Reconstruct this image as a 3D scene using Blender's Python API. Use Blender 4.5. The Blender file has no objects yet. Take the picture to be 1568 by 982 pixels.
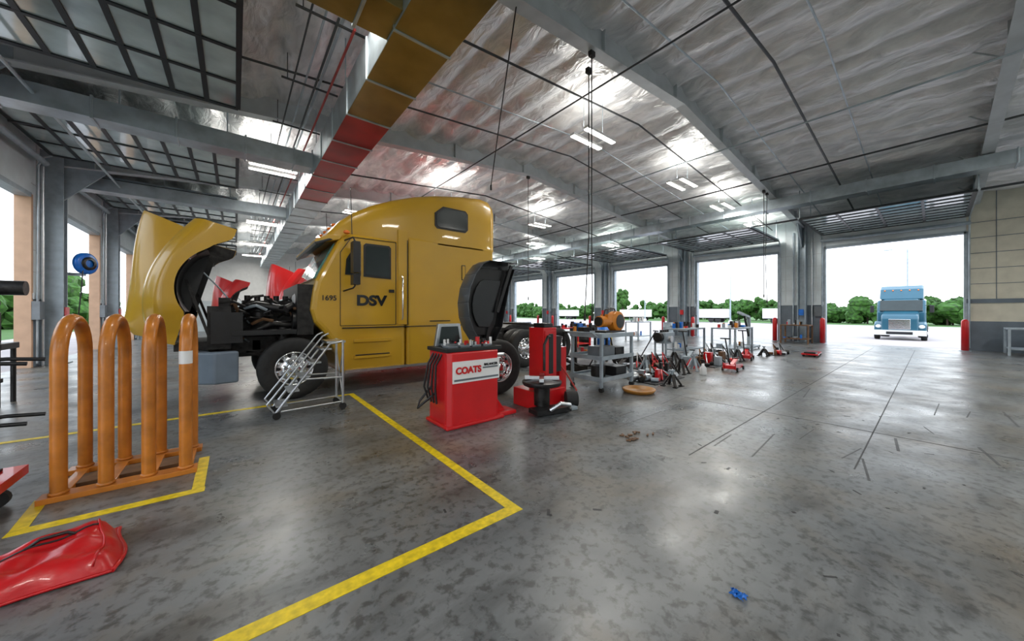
import bpy, bmesh, math, random
from mathutils import Vector, Matrix, noise as mnoise
random.seed(7)
S=bpy.context.scene
C=S.collection
pi=math.pi
# ------------------------------------------------------------------ materials
MC={}
def mat(name,col,rough=.5,metal=0.,var=.15,scale=6.,bump=0.,coat=0.,emit=None,es=0.,stretch=None,trans=0.,spec=.5,rv=0.):
    if name in MC: return MC[name]
    m=bpy.data.materials.new(name); m.use_nodes=True
    nt=m.node_tree; N=nt.nodes; L=nt.links
    b=N['Principled BSDF']
    b.inputs['Roughness'].default_value=rough
    b.inputs['Metallic'].default_value=metal
    b.inputs['Coat Weight'].default_value=coat
    b.inputs['Specular IOR Level'].default_value=spec
    b.inputs['Transmission Weight'].default_value=trans
    tc=N.new('ShaderNodeTexCoord'); mp=N.new('ShaderNodeMapping')
    L.new(tc.outputs['Object'],mp.inputs['Vector'])
    if stretch: mp.inputs['Scale'].default_value=stretch
    nz=N.new('ShaderNodeTexNoise'); nz.inputs['Scale'].default_value=scale; nz.inputs['Detail'].default_value=4
    L.new(mp.outputs['Vector'],nz.inputs['Vector'])
    cr=N.new('ShaderNodeValToRGB')
    c=Vector(col)
    cr.color_ramp.elements[0].position=.3; cr.color_ramp.elements[1].position=.7
    lo=c*(1-var); hi=c*(1+var*.6)
    cr.color_ramp.elements[0].color=(*lo,1); cr.color_ramp.elements[1].color=(*hi,1)
    L.new(nz.outputs['Fac'],cr.inputs['Fac']); L.new(cr.outputs['Color'],b.inputs['Base Color'])
    if rv:
        mr=N.new('ShaderNodeMapRange'); mr.inputs['To Min'].default_value=rough-rv; mr.inputs['To Max'].default_value=rough+rv
        L.new(nz.outputs['Fac'],mr.inputs['Value']); L.new(mr.outputs['Result'],b.inputs['Roughness'])
    if bump:
        bp=N.new('ShaderNodeBump'); bp.inputs['Strength'].default_value=bump; bp.inputs['Distance'].default_value=.03
        L.new(nz.outputs['Fac'],bp.inputs['Height']); L.new(bp.outputs['Normal'],b.inputs['Normal'])
    if emit:
        b.inputs['Emission Color'].default_value=(*emit,1); b.inputs['Emission Strength'].default_value=es
    MC[name]=m; return m
YEL=mat('truck_paint_mustard',(.57,.325,.020),.3,0,.06,1.5,coat=.35)
REDP=mat('truck_paint_red',(.55,.012,.012),.3,0,.08,2,coat=.4)
WHTP=mat('truck_paint_white',(.75,.75,.73),.35,0,.06,2,coat=.4)
TEAL=mat('truck_paint_teal',(.012,.09,.14),.3,0,.08,2,coat=.3)
BLK=mat('black_plastic',(.012,.012,.013),.38,0,.3,8)
BLKG=mat('black_gloss',(.012,.013,.015),.25,0,.3,4,coat=.3)
DK=mat('greasy_metal',(.030,.028,.027),.42,.5,.6,9,bump=.3)
RUB=mat('rubber',(.018,.018,.018),.75,0,.3,12,bump=.15)
CHR=mat('chrome',(.82,.83,.85),.14,1,.05,6)
ALU=mat('aluminium',(.62,.64,.66),.32,1,.1,10)
STL=mat('grey_steel',(.34,.40,.45),.42,.2,.18,5)
GALV=mat('galvanised',(.48,.55,.60),.36,.6,.28,2.5,rv=.1)
GLS=mat('dark_glass',(.02,.03,.03),.12,0,.2,2)
WSH=mat('windshield_glass',(.08,.24,.22),.08,0,.2,2,coat=.5)
RED=mat('machine_red',(.60,.009,.012),.3,0,.1,3,coat=.3)
ORG=mat('cage_orange',(.55,.18,.016),.38,0,.25,7,coat=.25,bump=.05)
ORR=mat('safety_orange',(.72,.24,.02),.4,0,.12,7)
YLW=mat('floor_line_yellow',(.78,.57,.010),.42,0,.30,18)
WHT=mat('white_enamel',(.8,.8,.8),.35,0,.05,5)
GRY=mat('grey_plastic',(.13,.15,.17),.3,0,.2,5,coat=.3)
DGR=mat('guard_edge_grey',(.07,.08,.09),.3,0,.2,5,coat=.3)
BMP=mat('bumper_grey_blue',(.15,.19,.24),.4,0,.15,4)
BLU=mat('blue_plastic',(.01,.16,.62),.35,0,.2,9)
BRN=mat('rusty_brown',(.16,.08,.035),.6,.2,.4,9)
LAMP=mat('lamp_lens',(1,1,1),.4,0,.01,3,emit=(1,.97,.88),es=8.)
AMB=mat('amber_lens',(.9,.2,.02),.2,0,.1,5)
OCH_REFL=mat('duct_ochre_reflection',(.33,.24,.085),.34,.6,.4,1.3,rv=.12)  # reflection of the yellow truck put into the duct's base colour
RED_REFL=mat('duct_red_reflection',(.42,.03,.03),.36,.4,.35,1.5,rv=.12)  # red truck's reflection painted into the galvanised duct
BEAM=mat('beam_paint',(.52,.56,.58),.45,.1,.12,3)
PIPE=mat('pipe_dark',(.07,.075,.08),.45,.4,.2,4)
RPIP=mat('pipe_red',(.45,.05,.04),.45,.1,.2,4)
FRM=mat('door_frame_black',(.02,.025,.028),.4,.3,.2,4)
PANE=mat('door_pane',(.58,.70,.70),.12,.3,.45,.9,coat=.6)
WALLU=mat('wall_block_tan',(.62,.59,.48),.6,0,.1,3)
WALLG=mat('wall_panel_grey',(.62,.68,.71),.45,.1,.1,2)
WALLD=mat('wall_wainscot',(.13,.165,.20),.5,0,.15,3)
TANJ=mat('jamb_tan',(.60,.38,.25),.6,0,.1,4)
ASPH=mat('pavement',(.40,.35,.345),.8,0,.12,.6)
GRS=mat('grass',(.05,.13,.018),.9,0,.4,2)
LEAF=mat('leaves',(.034,.105,.010),.85,0,.7,2.2,bump=.8)
BARK=mat('bark',(.06,.04,.03),.9,0,.3,6)
BAGR=mat('red_vinyl',(.50,.006,.008),.34,0,.2,5,bump=.5,coat=.2)

def ceiling_mat():
    m=bpy.data.materials.new('foil_insulation'); m.use_nodes=True
    nt=m.node_tree;N=nt.nodes;L=nt.links;b=N['Principled BSDF']
    b.inputs['Metallic'].default_value=.4
    tc=N.new('ShaderNodeTexCoord')
    mp=N.new('ShaderNodeMapping'); mp.inputs['Scale'].default_value=(2.2,.9,1)
    L.new(tc.outputs['Object'],mp.inputs['Vector'])
    n1=N.new('ShaderNodeTexNoise'); n1.inputs['Scale'].default_value=1.9; n1.inputs['Detail'].default_value=6; n1.inputs['Distortion'].default_value=.6
    L.new(mp.outputs[0],n1.inputs['Vector'])
    n2=N.new('ShaderNodeTexNoise'); n2.inputs['Scale'].default_value=.35; n2.inputs['Detail'].default_value=2
    L.new(tc.outputs['Object'],n2.inputs['Vector'])
    cr=N.new('ShaderNodeValToRGB')
    e=cr.color_ramp.elements; e[0].position=.32;e[0].color=(.66,.67,.68,1);e[1].position=.66;e[1].color=(.97,.97,.97,1)
    L.new(n1.outputs['Fac'],cr.inputs['Fac']); L.new(cr.outputs[0],b.inputs['Base Color'])
    mr=N.new('ShaderNodeMapRange'); mr.inputs['To Min'].default_value=.28; mr.inputs['To Max'].default_value=.46
    L.new(n2.outputs['Fac'],mr.inputs['Value']); L.new(mr.outputs[0],b.inputs['Roughness'])
    bp=N.new('ShaderNodeBump'); bp.inputs['Strength'].default_value=.8; bp.inputs['Distance'].default_value=.16
    L.new(n1.outputs['Fac'],bp.inputs['Height']); L.new(bp.outputs[0],b.inputs['Normal'])
    return m
def floor_mat():
    m=bpy.data.materials.new('stained_concrete'); m.use_nodes=True
    nt=m.node_tree;N=nt.nodes;L=nt.links;b=N['Principled BSDF']
    tc=N.new('ShaderNodeTexCoord')
    def noise(s,d,dist=0,st=None):
        n=N.new('ShaderNodeTexNoise'); n.inputs['Scale'].default_value=s;n.inputs['Detail'].default_value=d;n.inputs['Distortion'].default_value=dist
        n.inputs['Roughness'].default_value=.62
        if st:
            mp=N.new('ShaderNodeMapping'); mp.inputs['Scale'].default_value=st; L.new(tc.outputs['Object'],mp.inputs['Vector']); L.new(mp.outputs[0],n.inputs['Vector'])
        else: L.new(tc.outputs['Object'],n.inputs['Vector'])
        return n
    def ramp(src,p0,c0,p1,c1):
        r=N.new('ShaderNodeValToRGB'); e=r.color_ramp.elements
        e[0].position=p0;e[0].color=(*c0,1);e[1].position=p1;e[1].color=(*c1,1); L.new(src,r.inputs['Fac']); return r
    def mix(a,bb,f,t='MULTIPLY'):
        x=N.new('ShaderNodeMix'); x.data_type='RGBA'; x.blend_type=t; x.inputs['Factor'].default_value=f
        L.new(a,x.inputs['A']); L.new(bb,x.inputs['B']); return x
    a=ramp(noise(.7,9,.15).outputs['Fac'],.32,(.095,.105,.11),.70,(.215,.225,.228))
    br=ramp(noise(.9,8,.3).outputs['Fac'],.47,(1,1,1),.66,(1.0,.80,.58))
    sp=ramp(noise(14,10,.2).outputs['Fac'],.38,(.36,.35,.34),.5,(1,1,1))
    st=ramp(noise(1.6,10,.2,(.5,1.6,1)).outputs['Fac'],.33,(.38,.38,.38),.49,(1,1,1))
    f1=mix(a.outputs[0],br.outputs[0],.9); f2=mix(f1.outputs['Result'],sp.outputs[0],.85); f3=mix(f2.outputs['Result'],st.outputs[0],.8)
    L.new(f3.outputs['Result'],b.inputs['Base Color'])
    rn=noise(1.3,8,.2)
    mr=N.new('ShaderNodeMapRange'); mr.inputs['From Min'].default_value=.3; mr.inputs['From Max'].default_value=.7
    mr.inputs['To Min'].default_value=.22; mr.inputs['To Max'].default_value=.46
    L.new(rn.outputs['Fac'],mr.inputs['Value']); L.new(mr.outputs[0],b.inputs['Roughness'])
    bp=N.new('ShaderNodeBump'); bp.inputs['Strength'].default_value=.15; bp.inputs['Distance'].default_value=.01
    L.new(noise(4,8).outputs['Fac'],bp.inputs['Height']); L.new(bp.outputs[0],b.inputs['Normal'])
    b.inputs['Specular IOR Level'].default_value=.7
    return m
CEIL=ceiling_mat(); FLOOR=floor_mat()

# ------------------------------------------------------------------ geometry builder
class G:
    def __init__(s,off=(0,0,0),M=None):
        s.v=[];s.f=[];s.m=[];s.s=[];s.mats=[];s.M=M if M else Matrix.Translation(off)
    def mi(s,m):
        if m not in s.mats: s.mats.append(m)
        return s.mats.index(m)
    def add(s,vs,fs,m,sm=False):
        o=len(s.v); s.v+=[s.M@Vector(p) for p in vs]; k=s.mi(m)
        for f in fs: s.f.append([i+o for i in f]); s.m.append(k); s.s.append(sm)
        return s
    def box(s,x0,x1,y0,y1,z0,z1,m):
        v=[(x,y,z) for z in(z0,z1) for y in(y0,y1) for x in(x0,x1)]
        return s.add(v,[(0,2,3,1),(4,5,7,6),(0,1,5,4),(2,6,7,3),(0,4,6,2),(1,3,7,5)],m)
    def bar(s,p0,p1,w,h,m,up=(0,0,1)):
        p0=Vector(p0);p1=Vector(p1);d=(p1-p0).normalized();u=Vector(up)
        if abs(d.dot(u))>.95:u=Vector((1,0,0))
        r=d.cross(u).normalized();u=r.cross(d)
        v=[p+r*a*w/2+u*b*h/2 for p in(p0,p1) for a,b in((-1,-1),(1,-1),(1,1),(-1,1))]
        return s.add(v,[(0,1,2,3),(4,7,6,5),(0,4,5,1),(1,5,6,2),(2,6,7,3),(3,7,4,0)],m)
    def cyl(s,p0,p1,r,m,r1=None,seg=16,caps=True):
        p0=Vector(p0);p1=Vector(p1);r1=r if r1 is None else r1
        d=(p1-p0).normalized();u=Vector((0,0,1)) if abs(d.z)<.9 else Vector((1,0,0))
        a=d.cross(u).normalized();b=d.cross(a)
        v=[p+ (a*math.cos(2*pi*i/seg)+b*math.sin(2*pi*i/seg))*q for p,q in((p0,r),(p1,r1)) for i in range(seg)]
        s.add(v,[(i,(i+1)%seg,seg+(i+1)%seg,seg+i) for i in range(seg)],m,True)
        if caps: s.add(v,[tuple(range(seg)),tuple(range(seg,2*seg))],m)
        return s
    def tube(s,pts,r,m,seg=8):
        pts=[Vector(p) for p in pts];n=len(pts);v=[];a=None
        for i,p in enumerate(pts):
            d=(pts[min(i+1,n-1)]-pts[max(i-1,0)]).normalized()
            if a is None:
                u=Vector((0,0,1)) if abs(d.z)<.9 else Vector((1,0,0)); a=d.cross(u).normalized()
            a=(a-d*a.dot(d)).normalized(); b=d.cross(a)
            v+=[p+(a*math.cos(2*pi*k/seg)+b*math.sin(2*pi*k/seg))*r for k in range(seg)]
        f=[(i*seg+k,i*seg+(k+1)%seg,(i+1)*seg+(k+1)%seg,(i+1)*seg+k) for i in range(n-1) for k in range(seg)]
        s.add(v,f,m,True); s.add(v,[tuple(range(seg)),tuple(range((n-1)*seg,n*seg))],m); return s
    def prism(s,poly,pl,lo,hi,m):
        def P(a,b,c): return {'xz':(a,c,b),'xy':(a,b,c),'yz':(c,a,b)}[pl]
        n=len(poly); v=[P(a,b,lo) for a,b in poly]+[P(a,b,hi) for a,b in poly]
        return s.add(v,[tuple(range(n)),tuple(range(n,2*n))]+[(i,(i+1)%n,n+(i+1)%n,n+i) for i in range(n)],m)
    def lathe(s,prof,o,axis,m,seg=28):
        o=Vector(o);d=Vector(axis).normalized();u=Vector((0,0,1)) if abs(d.z)<.9 else Vector((1,0,0))
        a=d.cross(u).normalized();b=d.cross(a);v=[]
        for r,t in prof: v+=[o+d*t+(a*math.cos(2*pi*k/seg)+b*math.sin(2*pi*k/seg))*max(r,.0005) for k in range(seg)]
        return s.add(v,[(i*seg+k,i*seg+(k+1)%seg,(i+1)*seg+(k+1)%seg,(i+1)*seg+k) for i in range(len(prof)-1) for k in range(seg)],m,True)
    def sph(s,c,r,m,seg=14,jit=0):
        if not hasattr(r,'__len__'): r=(r,r,r)
        v=[];R=seg//2
        for i in range(R+1):
            for k in range(seg):
                th=pi*i/R;ph=2*pi*k/seg;j=1+random.uniform(-jit,jit)
                v.append((c[0]+r[0]*j*math.sin(th)*math.cos(ph),c[1]+r[1]*j*math.sin(th)*math.sin(ph),c[2]+r[2]*j*math.cos(th)))
        return s.add(v,[(i*seg+k,i*seg+(k+1)%seg,(i+1)*seg+(k+1)%seg,(i+1)*seg+k) for i in range(R) for k in range(seg)],m,jit==0)
    def grid(s,P,m,sm=True):
        nr=len(P);nc=len(P[0]);v=[p for r in P for p in r]
        return s.add(v,[(i*nc+j,i*nc+j+1,(i+1)*nc+j+1,(i+1)*nc+j) for i in range(nr-1) for j in range(nc-1)],m,sm)
    def done(s,name,parent=None,bevel=0,seg=2,solid=0,ang=40,weld=False):
        me=bpy.data.meshes.new(name); me.from_pydata([tuple(p) for p in s.v],[],s.f)
        for m in s.mats: me.materials.append(m)
        for p,k,q in zip(me.polygons,s.m,s.s): p.material_index=k; p.use_smooth=q
        bm=bmesh.new(); bm.from_mesh(me)
        if weld: bmesh.ops.remove_doubles(bm,verts=bm.verts,dist=.0004)
        bmesh.ops.recalc_face_normals(bm,faces=bm.faces); bm.to_mesh(me); bm.free()
        o=bpy.data.objects.new(name,me); C.objects.link(o)
        xs=[p.co for p in me.vertices]
        if xs:
            c=Vector(((min(p.x for p in xs)+max(p.x for p in xs))/2,(min(p.y for p in xs)+max(p.y for p in xs))/2,min(p.z for p in xs)))
            if s.mats and not any(k in name for k in('floor','ceiling')):
                me.transform(Matrix.Translation(-c)); o.location=c
        if solid:
            q=o.modifiers.new('sol','SOLIDIFY'); q.thickness=solid; q.offset=0
        if bevel:
            q=o.modifiers.new('bev','BEVEL'); q.width=bevel; q.segments=seg; q.limit_method='ANGLE'; q.angle_limit=math.radians(ang)
        if parent:
            o.parent=parent; o.matrix_parent_inverse=Matrix.Translation(-parent.location)
        return o
def empty(name,loc):
    e=bpy.data.objects.new(name,None); e.location=loc; e.empty_display_size=.2; C.objects.link(e); return e
def text(body,loc,size,m,name,parent,rot=(pi/2,0,0),bold=.01,sx=1):
    cu=bpy.data.curves.new(name,'FONT'); cu.body=body; cu.size=size; cu.extrude=.004; cu.offset=bold
    cu.materials.append(m); o=bpy.data.objects.new(name,cu); o.location=loc; o.rotation_euler=rot; o.scale=(sx,1,1); C.objects.link(o)
    o.parent=parent; o.matrix_parent_inverse=Matrix.Translation(-parent.location); return o

# ------------------------------------------------------------------ building shell
XL,XR,YB,YE=-4.3,22.5,-8.,36.
RX=9.1
def rz(x): return 7.5-.09*abs(x-RX)
bays=[(-.8+6*i,3.4+6*i) for i in range(-1,6)]
g=G(); g.box(XL-.2,XR+.2,YB,YE,-.1,0,FLOOR); g.done('floor')
SP=.85
g=G();P=[]
nx=int((XR-XL)/.085)
for i in range(nx+1):
    x=XL+(XR-XL)*i/nx; row=[]
    for j in range(241):
        y=YB+(YE-YB)*j/240
        sag=.17*abs(math.sin(pi*(x-RX)/SP))**.75
        n=mnoise.noise(Vector((x*.5,y*1.3,0)))*.07+mnoise.noise(Vector((x*1.6,y*2.8,3)))*.035
        row.append((x,y,rz(x)-.01-sag*(1+.25*math.sin(y*1.3+x*3))+n*min(1,sag*8)))
    P.append(row)
g.grid(P,CEIL); g.done('ceiling')
g=G(); g.prism([(XL-.3,rz(XL)+.09),(RX,rz(RX)+.14),(XR+.3,rz(XR)+.09),(XR+.3,rz(XR)+.3),(RX,rz(RX)+.35),(XL-.3,rz(XL)+.3)],'xz',YB-.2,YE+.2,WALLG); g.done('ceiling_deck')
def side_wall(name,x,sgn):
    g=G(); xo=x-sgn*.2
    a,b=sorted((x,xo))
    segs=[]
    start=YB
    for (d0,d1) in bays:
        segs.append((max(start,YB),d0)); start=d1
    segs.append((start,YE))
    for y0,y1 in segs:
        if y1-y0<.05: continue
        tan = (y0<-1 and sgn<0)
        top=WALLU if tan else WALLG
        g.box(a,b,y0,y1,0,1.9,WALLD if not tan else WALLU); g.box(a,b,y0,y1,1.9,6.4,top)
        if tan: g.box(min(x,x+sgn*.02),max(x,x+sgn*.02),y0,y1,0,1.15,WALLD)
        g.box(min(x,x+sgn*.05),max(x,x+sgn*.05),y0,y1,1.86,2.02,WALLG if not tan else WALLD)
        k=y0+.3
        while k<y1-.1:
            g.box(min(x,x+sgn*.012),max(x,x+sgn*.012),k,k+.02,2.0,6.3,BEAM if not tan else WALLD); k+=.4 if not tan else .8
        for zz in (2.6,3.2,3.8,4.4,5.0): g.box(min(x,x+sgn*.015),max(x,x+sgn*.015),y0,y1,zz,zz+.02,BEAM if not tan else WALLD)
    for (d0,d1) in bays: g.box(a,b,d0,d1,4.68,6.4,WALLG)
    g.done(name)
    g=G()
    for (d0,d1) in bays:
        for y in (d0,d1): g.box(min(x+sgn*.02,xo-sgn*.06),max(x+sgn*.02,xo-sgn*.06),y-.06,y+.06,0,4.7,TANJ if sgn>0 else STL)
        g.box(min(x+sgn*.02,xo-sgn*.06),max(x+sgn*.02,xo-sgn*.06),d0,d1,4.62,4.74,STL)
    g.done('trim_1' if sgn>0 else 'trim_2')
side_wall('wall_left',XL,1); side_wall('wall_right',XR,-1)
g=G(); g.box(XL-.2,XR+.2,YE,YE+.2,0,2.4,WALLG); g.box(XL-.2,XR+.2,YE,YE+.2,2.4,7.5,WHT); g.done('wall_far')
g=G(); g.box(XL-.2,XR+.2,YB-.2,YB,0,7.5,WALLG); g.done('wall_near')
RAF=[-1.0,4.2,10.1,16.1,22.1,28.1,34.1]
def column(x,y,sgn):
    g=G()
    g.box(min(x,x+sgn*.42),max(x,x+sgn*.42),y-.16,y-.12,0,rz(x)-.1,STL)
    g.box(min(x,x+sgn*.42),max(x,x+sgn*.42),y+.12,y+.16,0,rz(x)-.1,STL)
    g.box(min(x+sgn*.19,x+sgn*.23),max(x+sgn*.19,x+sgn*.23),y-.12,y+.12,0,rz(x)-.1,STL)
    g.box(min(x,x+sgn*.5),max(x,x+sgn*.5),y-.24,y+.24,0,.03,STL)
    g.cyl((x+sgn*.1,y-.35,0),(x+sgn*.1,y-.35,5.6),.035,ALU)
    g.cyl((x+sgn*.1,y+.38,0),(x+sgn*.1,y+.38,5.6),.03,GALV)
    g.box(min(x+sgn*.02,x+sgn*.16),max(x+sgn*.02,x+sgn*.16),y-.75,y-.45,1.3,1.8,GRY)
    g.box(min(x+sgn*.42,x+sgn*.47),max(x+sgn*.42,x+sgn*.47),y-.1,y+.1,1.35,1.65,BLU if y<5 else RED)
    g.prism([(x+sgn*.4,rz(x)-1.5),(x+sgn*1.3,rz(x+sgn*1.3)-.55),(x+sgn*1.3,rz(x+sgn*1.3)-.3),(x,rz(x)-.3),(x,rz(x)-1.5)],'xz',y-.03,y+.03,STL)
    g.done('steel_column')
for y in RAF:
    column(XL,y,1)
    if y>0: column(XR,y,-1)
for y in RAF:
    g=G();d=.5
    for a,b in((XL,RX),(RX,XR)):
        za,zb=rz(a)-.05,rz(b)-.05
        g.prism([(a,za),(b,zb),(b,zb-d),(a,za-d)],'xz',y-.015,y+.015,BEAM)
        g.prism([(a,za-d),(b,zb-d),(b,zb-d-.03),(a,za-d-.03)],'xz',y-.12,y+.12,BEAM)
    x=XL+1
    while x<XR:
        g.box(x-.01,x+.01,y-.1,y+.1,rz(x)-.55,rz(x)-.08,BEAM); x+=3
    x=XL+1.6
    while x<XR:
        g.bar((x,y,rz(x)-.55),(x,y+.5,rz(x)-.12),.03,.03,BEAM); x+=3
    g.done('roof_rafter')
g=G()
k=-18
while RX+SP*k<XR:
    x=RX+SP*k
    if x>XL+.1: g.box(x-.02,x+.02,YB,YE,rz(x)-.035,rz(x)-.02,WHT)
    k+=1
g.done('roof_purlins')
# ------------------------------------------------------------------ open overhead doors
DN=[0]
def odoor(xw,sgn,d0,d1,z,L1):
    g=G(); L0=.35
    xa=xw+sgn*L0; xb=xw+sgn*L1
    n=8; m=4
    lo,hi=min(xa,xb),max(xa,xb)
    g.box(lo,hi,d0,d1,z-.008,z+.008,PANE)
    for i in range(n+1):
        x=lo+(hi-lo)*i/n; g.box(x-.04,x+.04,d0,d1,z-.03,z+.03,FRM)
    for j in range(m+1):
        y=d0+(d1-d0)*j/m; w=.05 if j in(0,m) else .035
        g.box(lo,hi,y-w,y+w,z-.032,z+.032,FRM)
    for y in (d0-.07,d1+.07):
        g.box(lo,hi,y-.03,y+.03,z+.03,z+.08,GALV)
        pts=[(xw+sgn*(L0+.02),y,z),(xw+sgn*.2,y,z-.1),(xw+sgn*.1,y,z-.35),(xw+sgn*.08,y,.1)]
        g.tube(pts,.025,GALV,6)
        for t in(.1,.5,.95):
            x=xa+(xb-xa)*t; g.bar((x,y,z+.05),(x,y,rz(x)-.1),.03,.03,GALV)
    g.cyl((xw+sgn*.22,d0-.1,z-.25),(xw+sgn*.22,d1+.1,z-.25),.07,STL,seg=12)
    DN[0]+=1; g.done('door_%d'%DN[0])
for i,(d0,d1) in enumerate(bays):
    if i==0: continue
    if i>1: odoor(XL,1,d0,d1,5.88,4.35)
    odoor(XR,-1,d0,d1,5.25,4.75)
# ------------------------------------------------------------------ ducts & pipes
g=G(); x0,x1,z0,z1=1.62,2.42,5.2,5.85
y=2.0
while y<34:
    m=OCH_REFL if y<6.4 else (RED_REFL if y<12.6 else GALV)  # underside tint imitates the trucks mirrored in bare metal
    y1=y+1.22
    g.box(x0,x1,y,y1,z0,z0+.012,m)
    g.box(x0,x1,y,y1,z0+.012,z1,GALV)
    g.box(x0-.02,x1+.02,y1-.02,y1+.02,z0-.02,z1+.02,GALV)
    y=y1
g.box(x0-6,x0,4.15,4.75,5.25,5.7,OCH_REFL)
for x in (-.9,.2,1.2): g.box(x-.02,x+.02,4.12,4.78,5.22,5.73,GALV)
g.box(XL+.1,x0,10.45,10.95,5.35,5.75,GALV)
for x in (-3.4,-2.2,-1,.2,1.2): g.box(x-.02,x+.02,10.42,10.98,5.32,5.78,GALV)
g.box(XL+.1,x0,16.6,17.1,5.35,5.75,GALV)
for y in range(4,34,3):
    for x in(x0,x1): g.bar((x,y,z1),(x,y,rz(x)-.1),.02,.02,GALV)
g.done('air_duct',bevel=.008)
g=G()
y=-3
while y<33:
    g.box(17.2,17.8,y,y+1.5,5.75,6.15,GALV); g.box(17.17,17.83,y+1.48,y+1.52,5.72,6.18,GALV); y+=1.5
g.done('side_duct',bevel=.008)
g=G()
for y,z,r in((2.2,6.35,.03),(5.4,6.3,.024),(8.0,6.5,.022),(13.2,6.3,.03),(19,6.3,.03)):
    g.tube([(XL+.3,y,rz(XL)-.45),(RX,y,rz(RX)-.55),(XR-.4,y,rz(XR)-.45)],r,PIPE)
for y in (1.4,3.3,7.1): g.tube([(3,y,rz(3)-.35),(RX,y,rz(RX)-.42),(XR-.4,y,rz(XR)-.35)],.018,GALV)
for x,z,m,r in((1.25,6.05,PIPE,.02),(1.35,6.2,GALV,.025),(1.1,6.15,GALV,.018),(.9,6.1,PIPE,.015),(1.48,6.0,RPIP,.022),(15.2,6.4,PIPE,.03),(19.3,5.6,PIPE,.04),(6.4,6.6,PIPE,.02),(-2.9,5.55,GALV,.03),(11.9,6.6,GALV,.025)):
    g.cyl((x,-2 if x>3 else 5.8,z),(x,YE-1,z),r,m,seg=8)
for y in range(6,30,2):
    g.bar((.7,y,6.1),(1.7,y,6.1),.03,.03,PIPE); g.bar((.8,y,6.1),(.8,y,rz(.8)-.1),.015,.015,PIPE)
g.done('ceiling_pipes')
# ------------------------------------------------------------------ ceiling lights
fix=[(7.4,5.7,6.1),(12.5,5.7,6.1),(16.2,5.7,6.0),(1.2,5.15,5.95),(.9,12.6,5.8),(7.0,13.4,6.2),(12.8,13.4,6.2),(19.2,13.4,5.9),
     (1.,20.4,5.8),(7,20.4,6.2),(13,20.4,6.2),(19.2,20.4,5.9),(1,27,5.8),(7,27,6.2),(13,27,6.2),(19.2,27,5.9),(4,-3,6.1),(10,-4.5,6.2),(15.5,-4.5,6.1),(-1.5,-3,5.7),(1,32.5,5.8),(8,32.5,6.2),  # negative-y fixtures are added out of view for the camera area
     (20.3,5.7,5.9),(10,17.2,6.3),(16,17.2,6.2),(10,24,6.3),(16,24,6.1),(4.5,17.2,6.2),(4.5,24,6.2)]
for x,y,z in fix:
    g=G()
    for dy in(-.22,.22):
        g.box(x-.6,x+.6,y+dy-.07,y+dy+.07,z,z+.06,WHT); g.box(x-.58,x+.58,y+dy-.06,y+dy+.06,z-.02,z,LAMP)
    for dx in(-.4,.4):
        g.box(x+dx-.02,x+dx+.02,y-.25,y+.25,z+.06,z+.08,WHT); g.bar((x+dx,y,z+.08),(x+dx,y,rz(x)-.08),.01,.01,STL)
    o=g.done('ceiling_light_real_or_added')
    k=.7 if y>16 else 1
    for k2,(dz,rot,en) in enumerate(((-.05,0,130*k),(.12,pi,38*k))):  # second entry is an added upward fill to brighten the ceiling
        if (x,y)==(1.2,5.15):
            if k2==1: continue
            en=40
        l=bpy.data.lights.new('lamp_and_upfill','AREA'); l.shape='RECTANGLE'; l.size=1.2; l.size_y=.5; l.energy=en; l.color=(1,.97,.9)
        lo=bpy.data.objects.new('lamp_upfill_glow',l); lo.location=(x,y,z+dz); lo.rotation_euler=(rot,0,0); C.objects.link(lo)
        lo.parent=o; lo.matrix_parent_inverse=Matrix.Translation(-o.location)
# ------------------------------------------------------------------ floor markings
def line(g,x0,y0,x1,y1,w=.1,m=YLW,z=.003):
    g.bar((x0,y0,z/2),(x1,y1,z/2),w,z,m)
g=G()
line(g,-3.6,2.02,1.7,2.02,.10); line(g,1.655,2.071,1.655,6.674,.09); line(g,-3.6,6.72,1.7,6.72,.09)
g.done('floor_line_bay')
g=G(); line(g,-1.2,3.93,-.2,3.9,.09); line(g,-.245,3.948,-.245,4.75,.08); line(g,-1.16,3.976,-1.2,4.5,.08); g.done('floor_line_cage')
g=G()
JM=mat('joint_dark',(.045,.045,.047),.6)
SK=mat('skid_mark',(.06,.06,.062),.5,0,.4,6)
for y in(.48,1.62): line(g,4.6 if y<1 else 3.7,y,21,y,.012,JM,.0015)
for x in(6.2,13.5): line(g,x,-7,x,3.4,.012,JM,.0015)
for _ in range(110):
    x=random.uniform(1.2,12);y=random.uniform(-1.8,3.4);a=random.uniform(0,6);l=random.uniform(.015,.08)
    line(g,x,y,x+l*math.cos(a),y+l*math.sin(a),random.uniform(.006,.025),JM,.0014)
for _ in range(18):
    x=random.uniform(2.5,9);y=random.uniform(-1.2,3.0);l=random.uniform(.3,1.1)
    line(g,x,y,x+l,y+random.uniform(-.1,.1),random.uniform(.008,.025),SK,.0012)
g.done('floor_joints')

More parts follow.
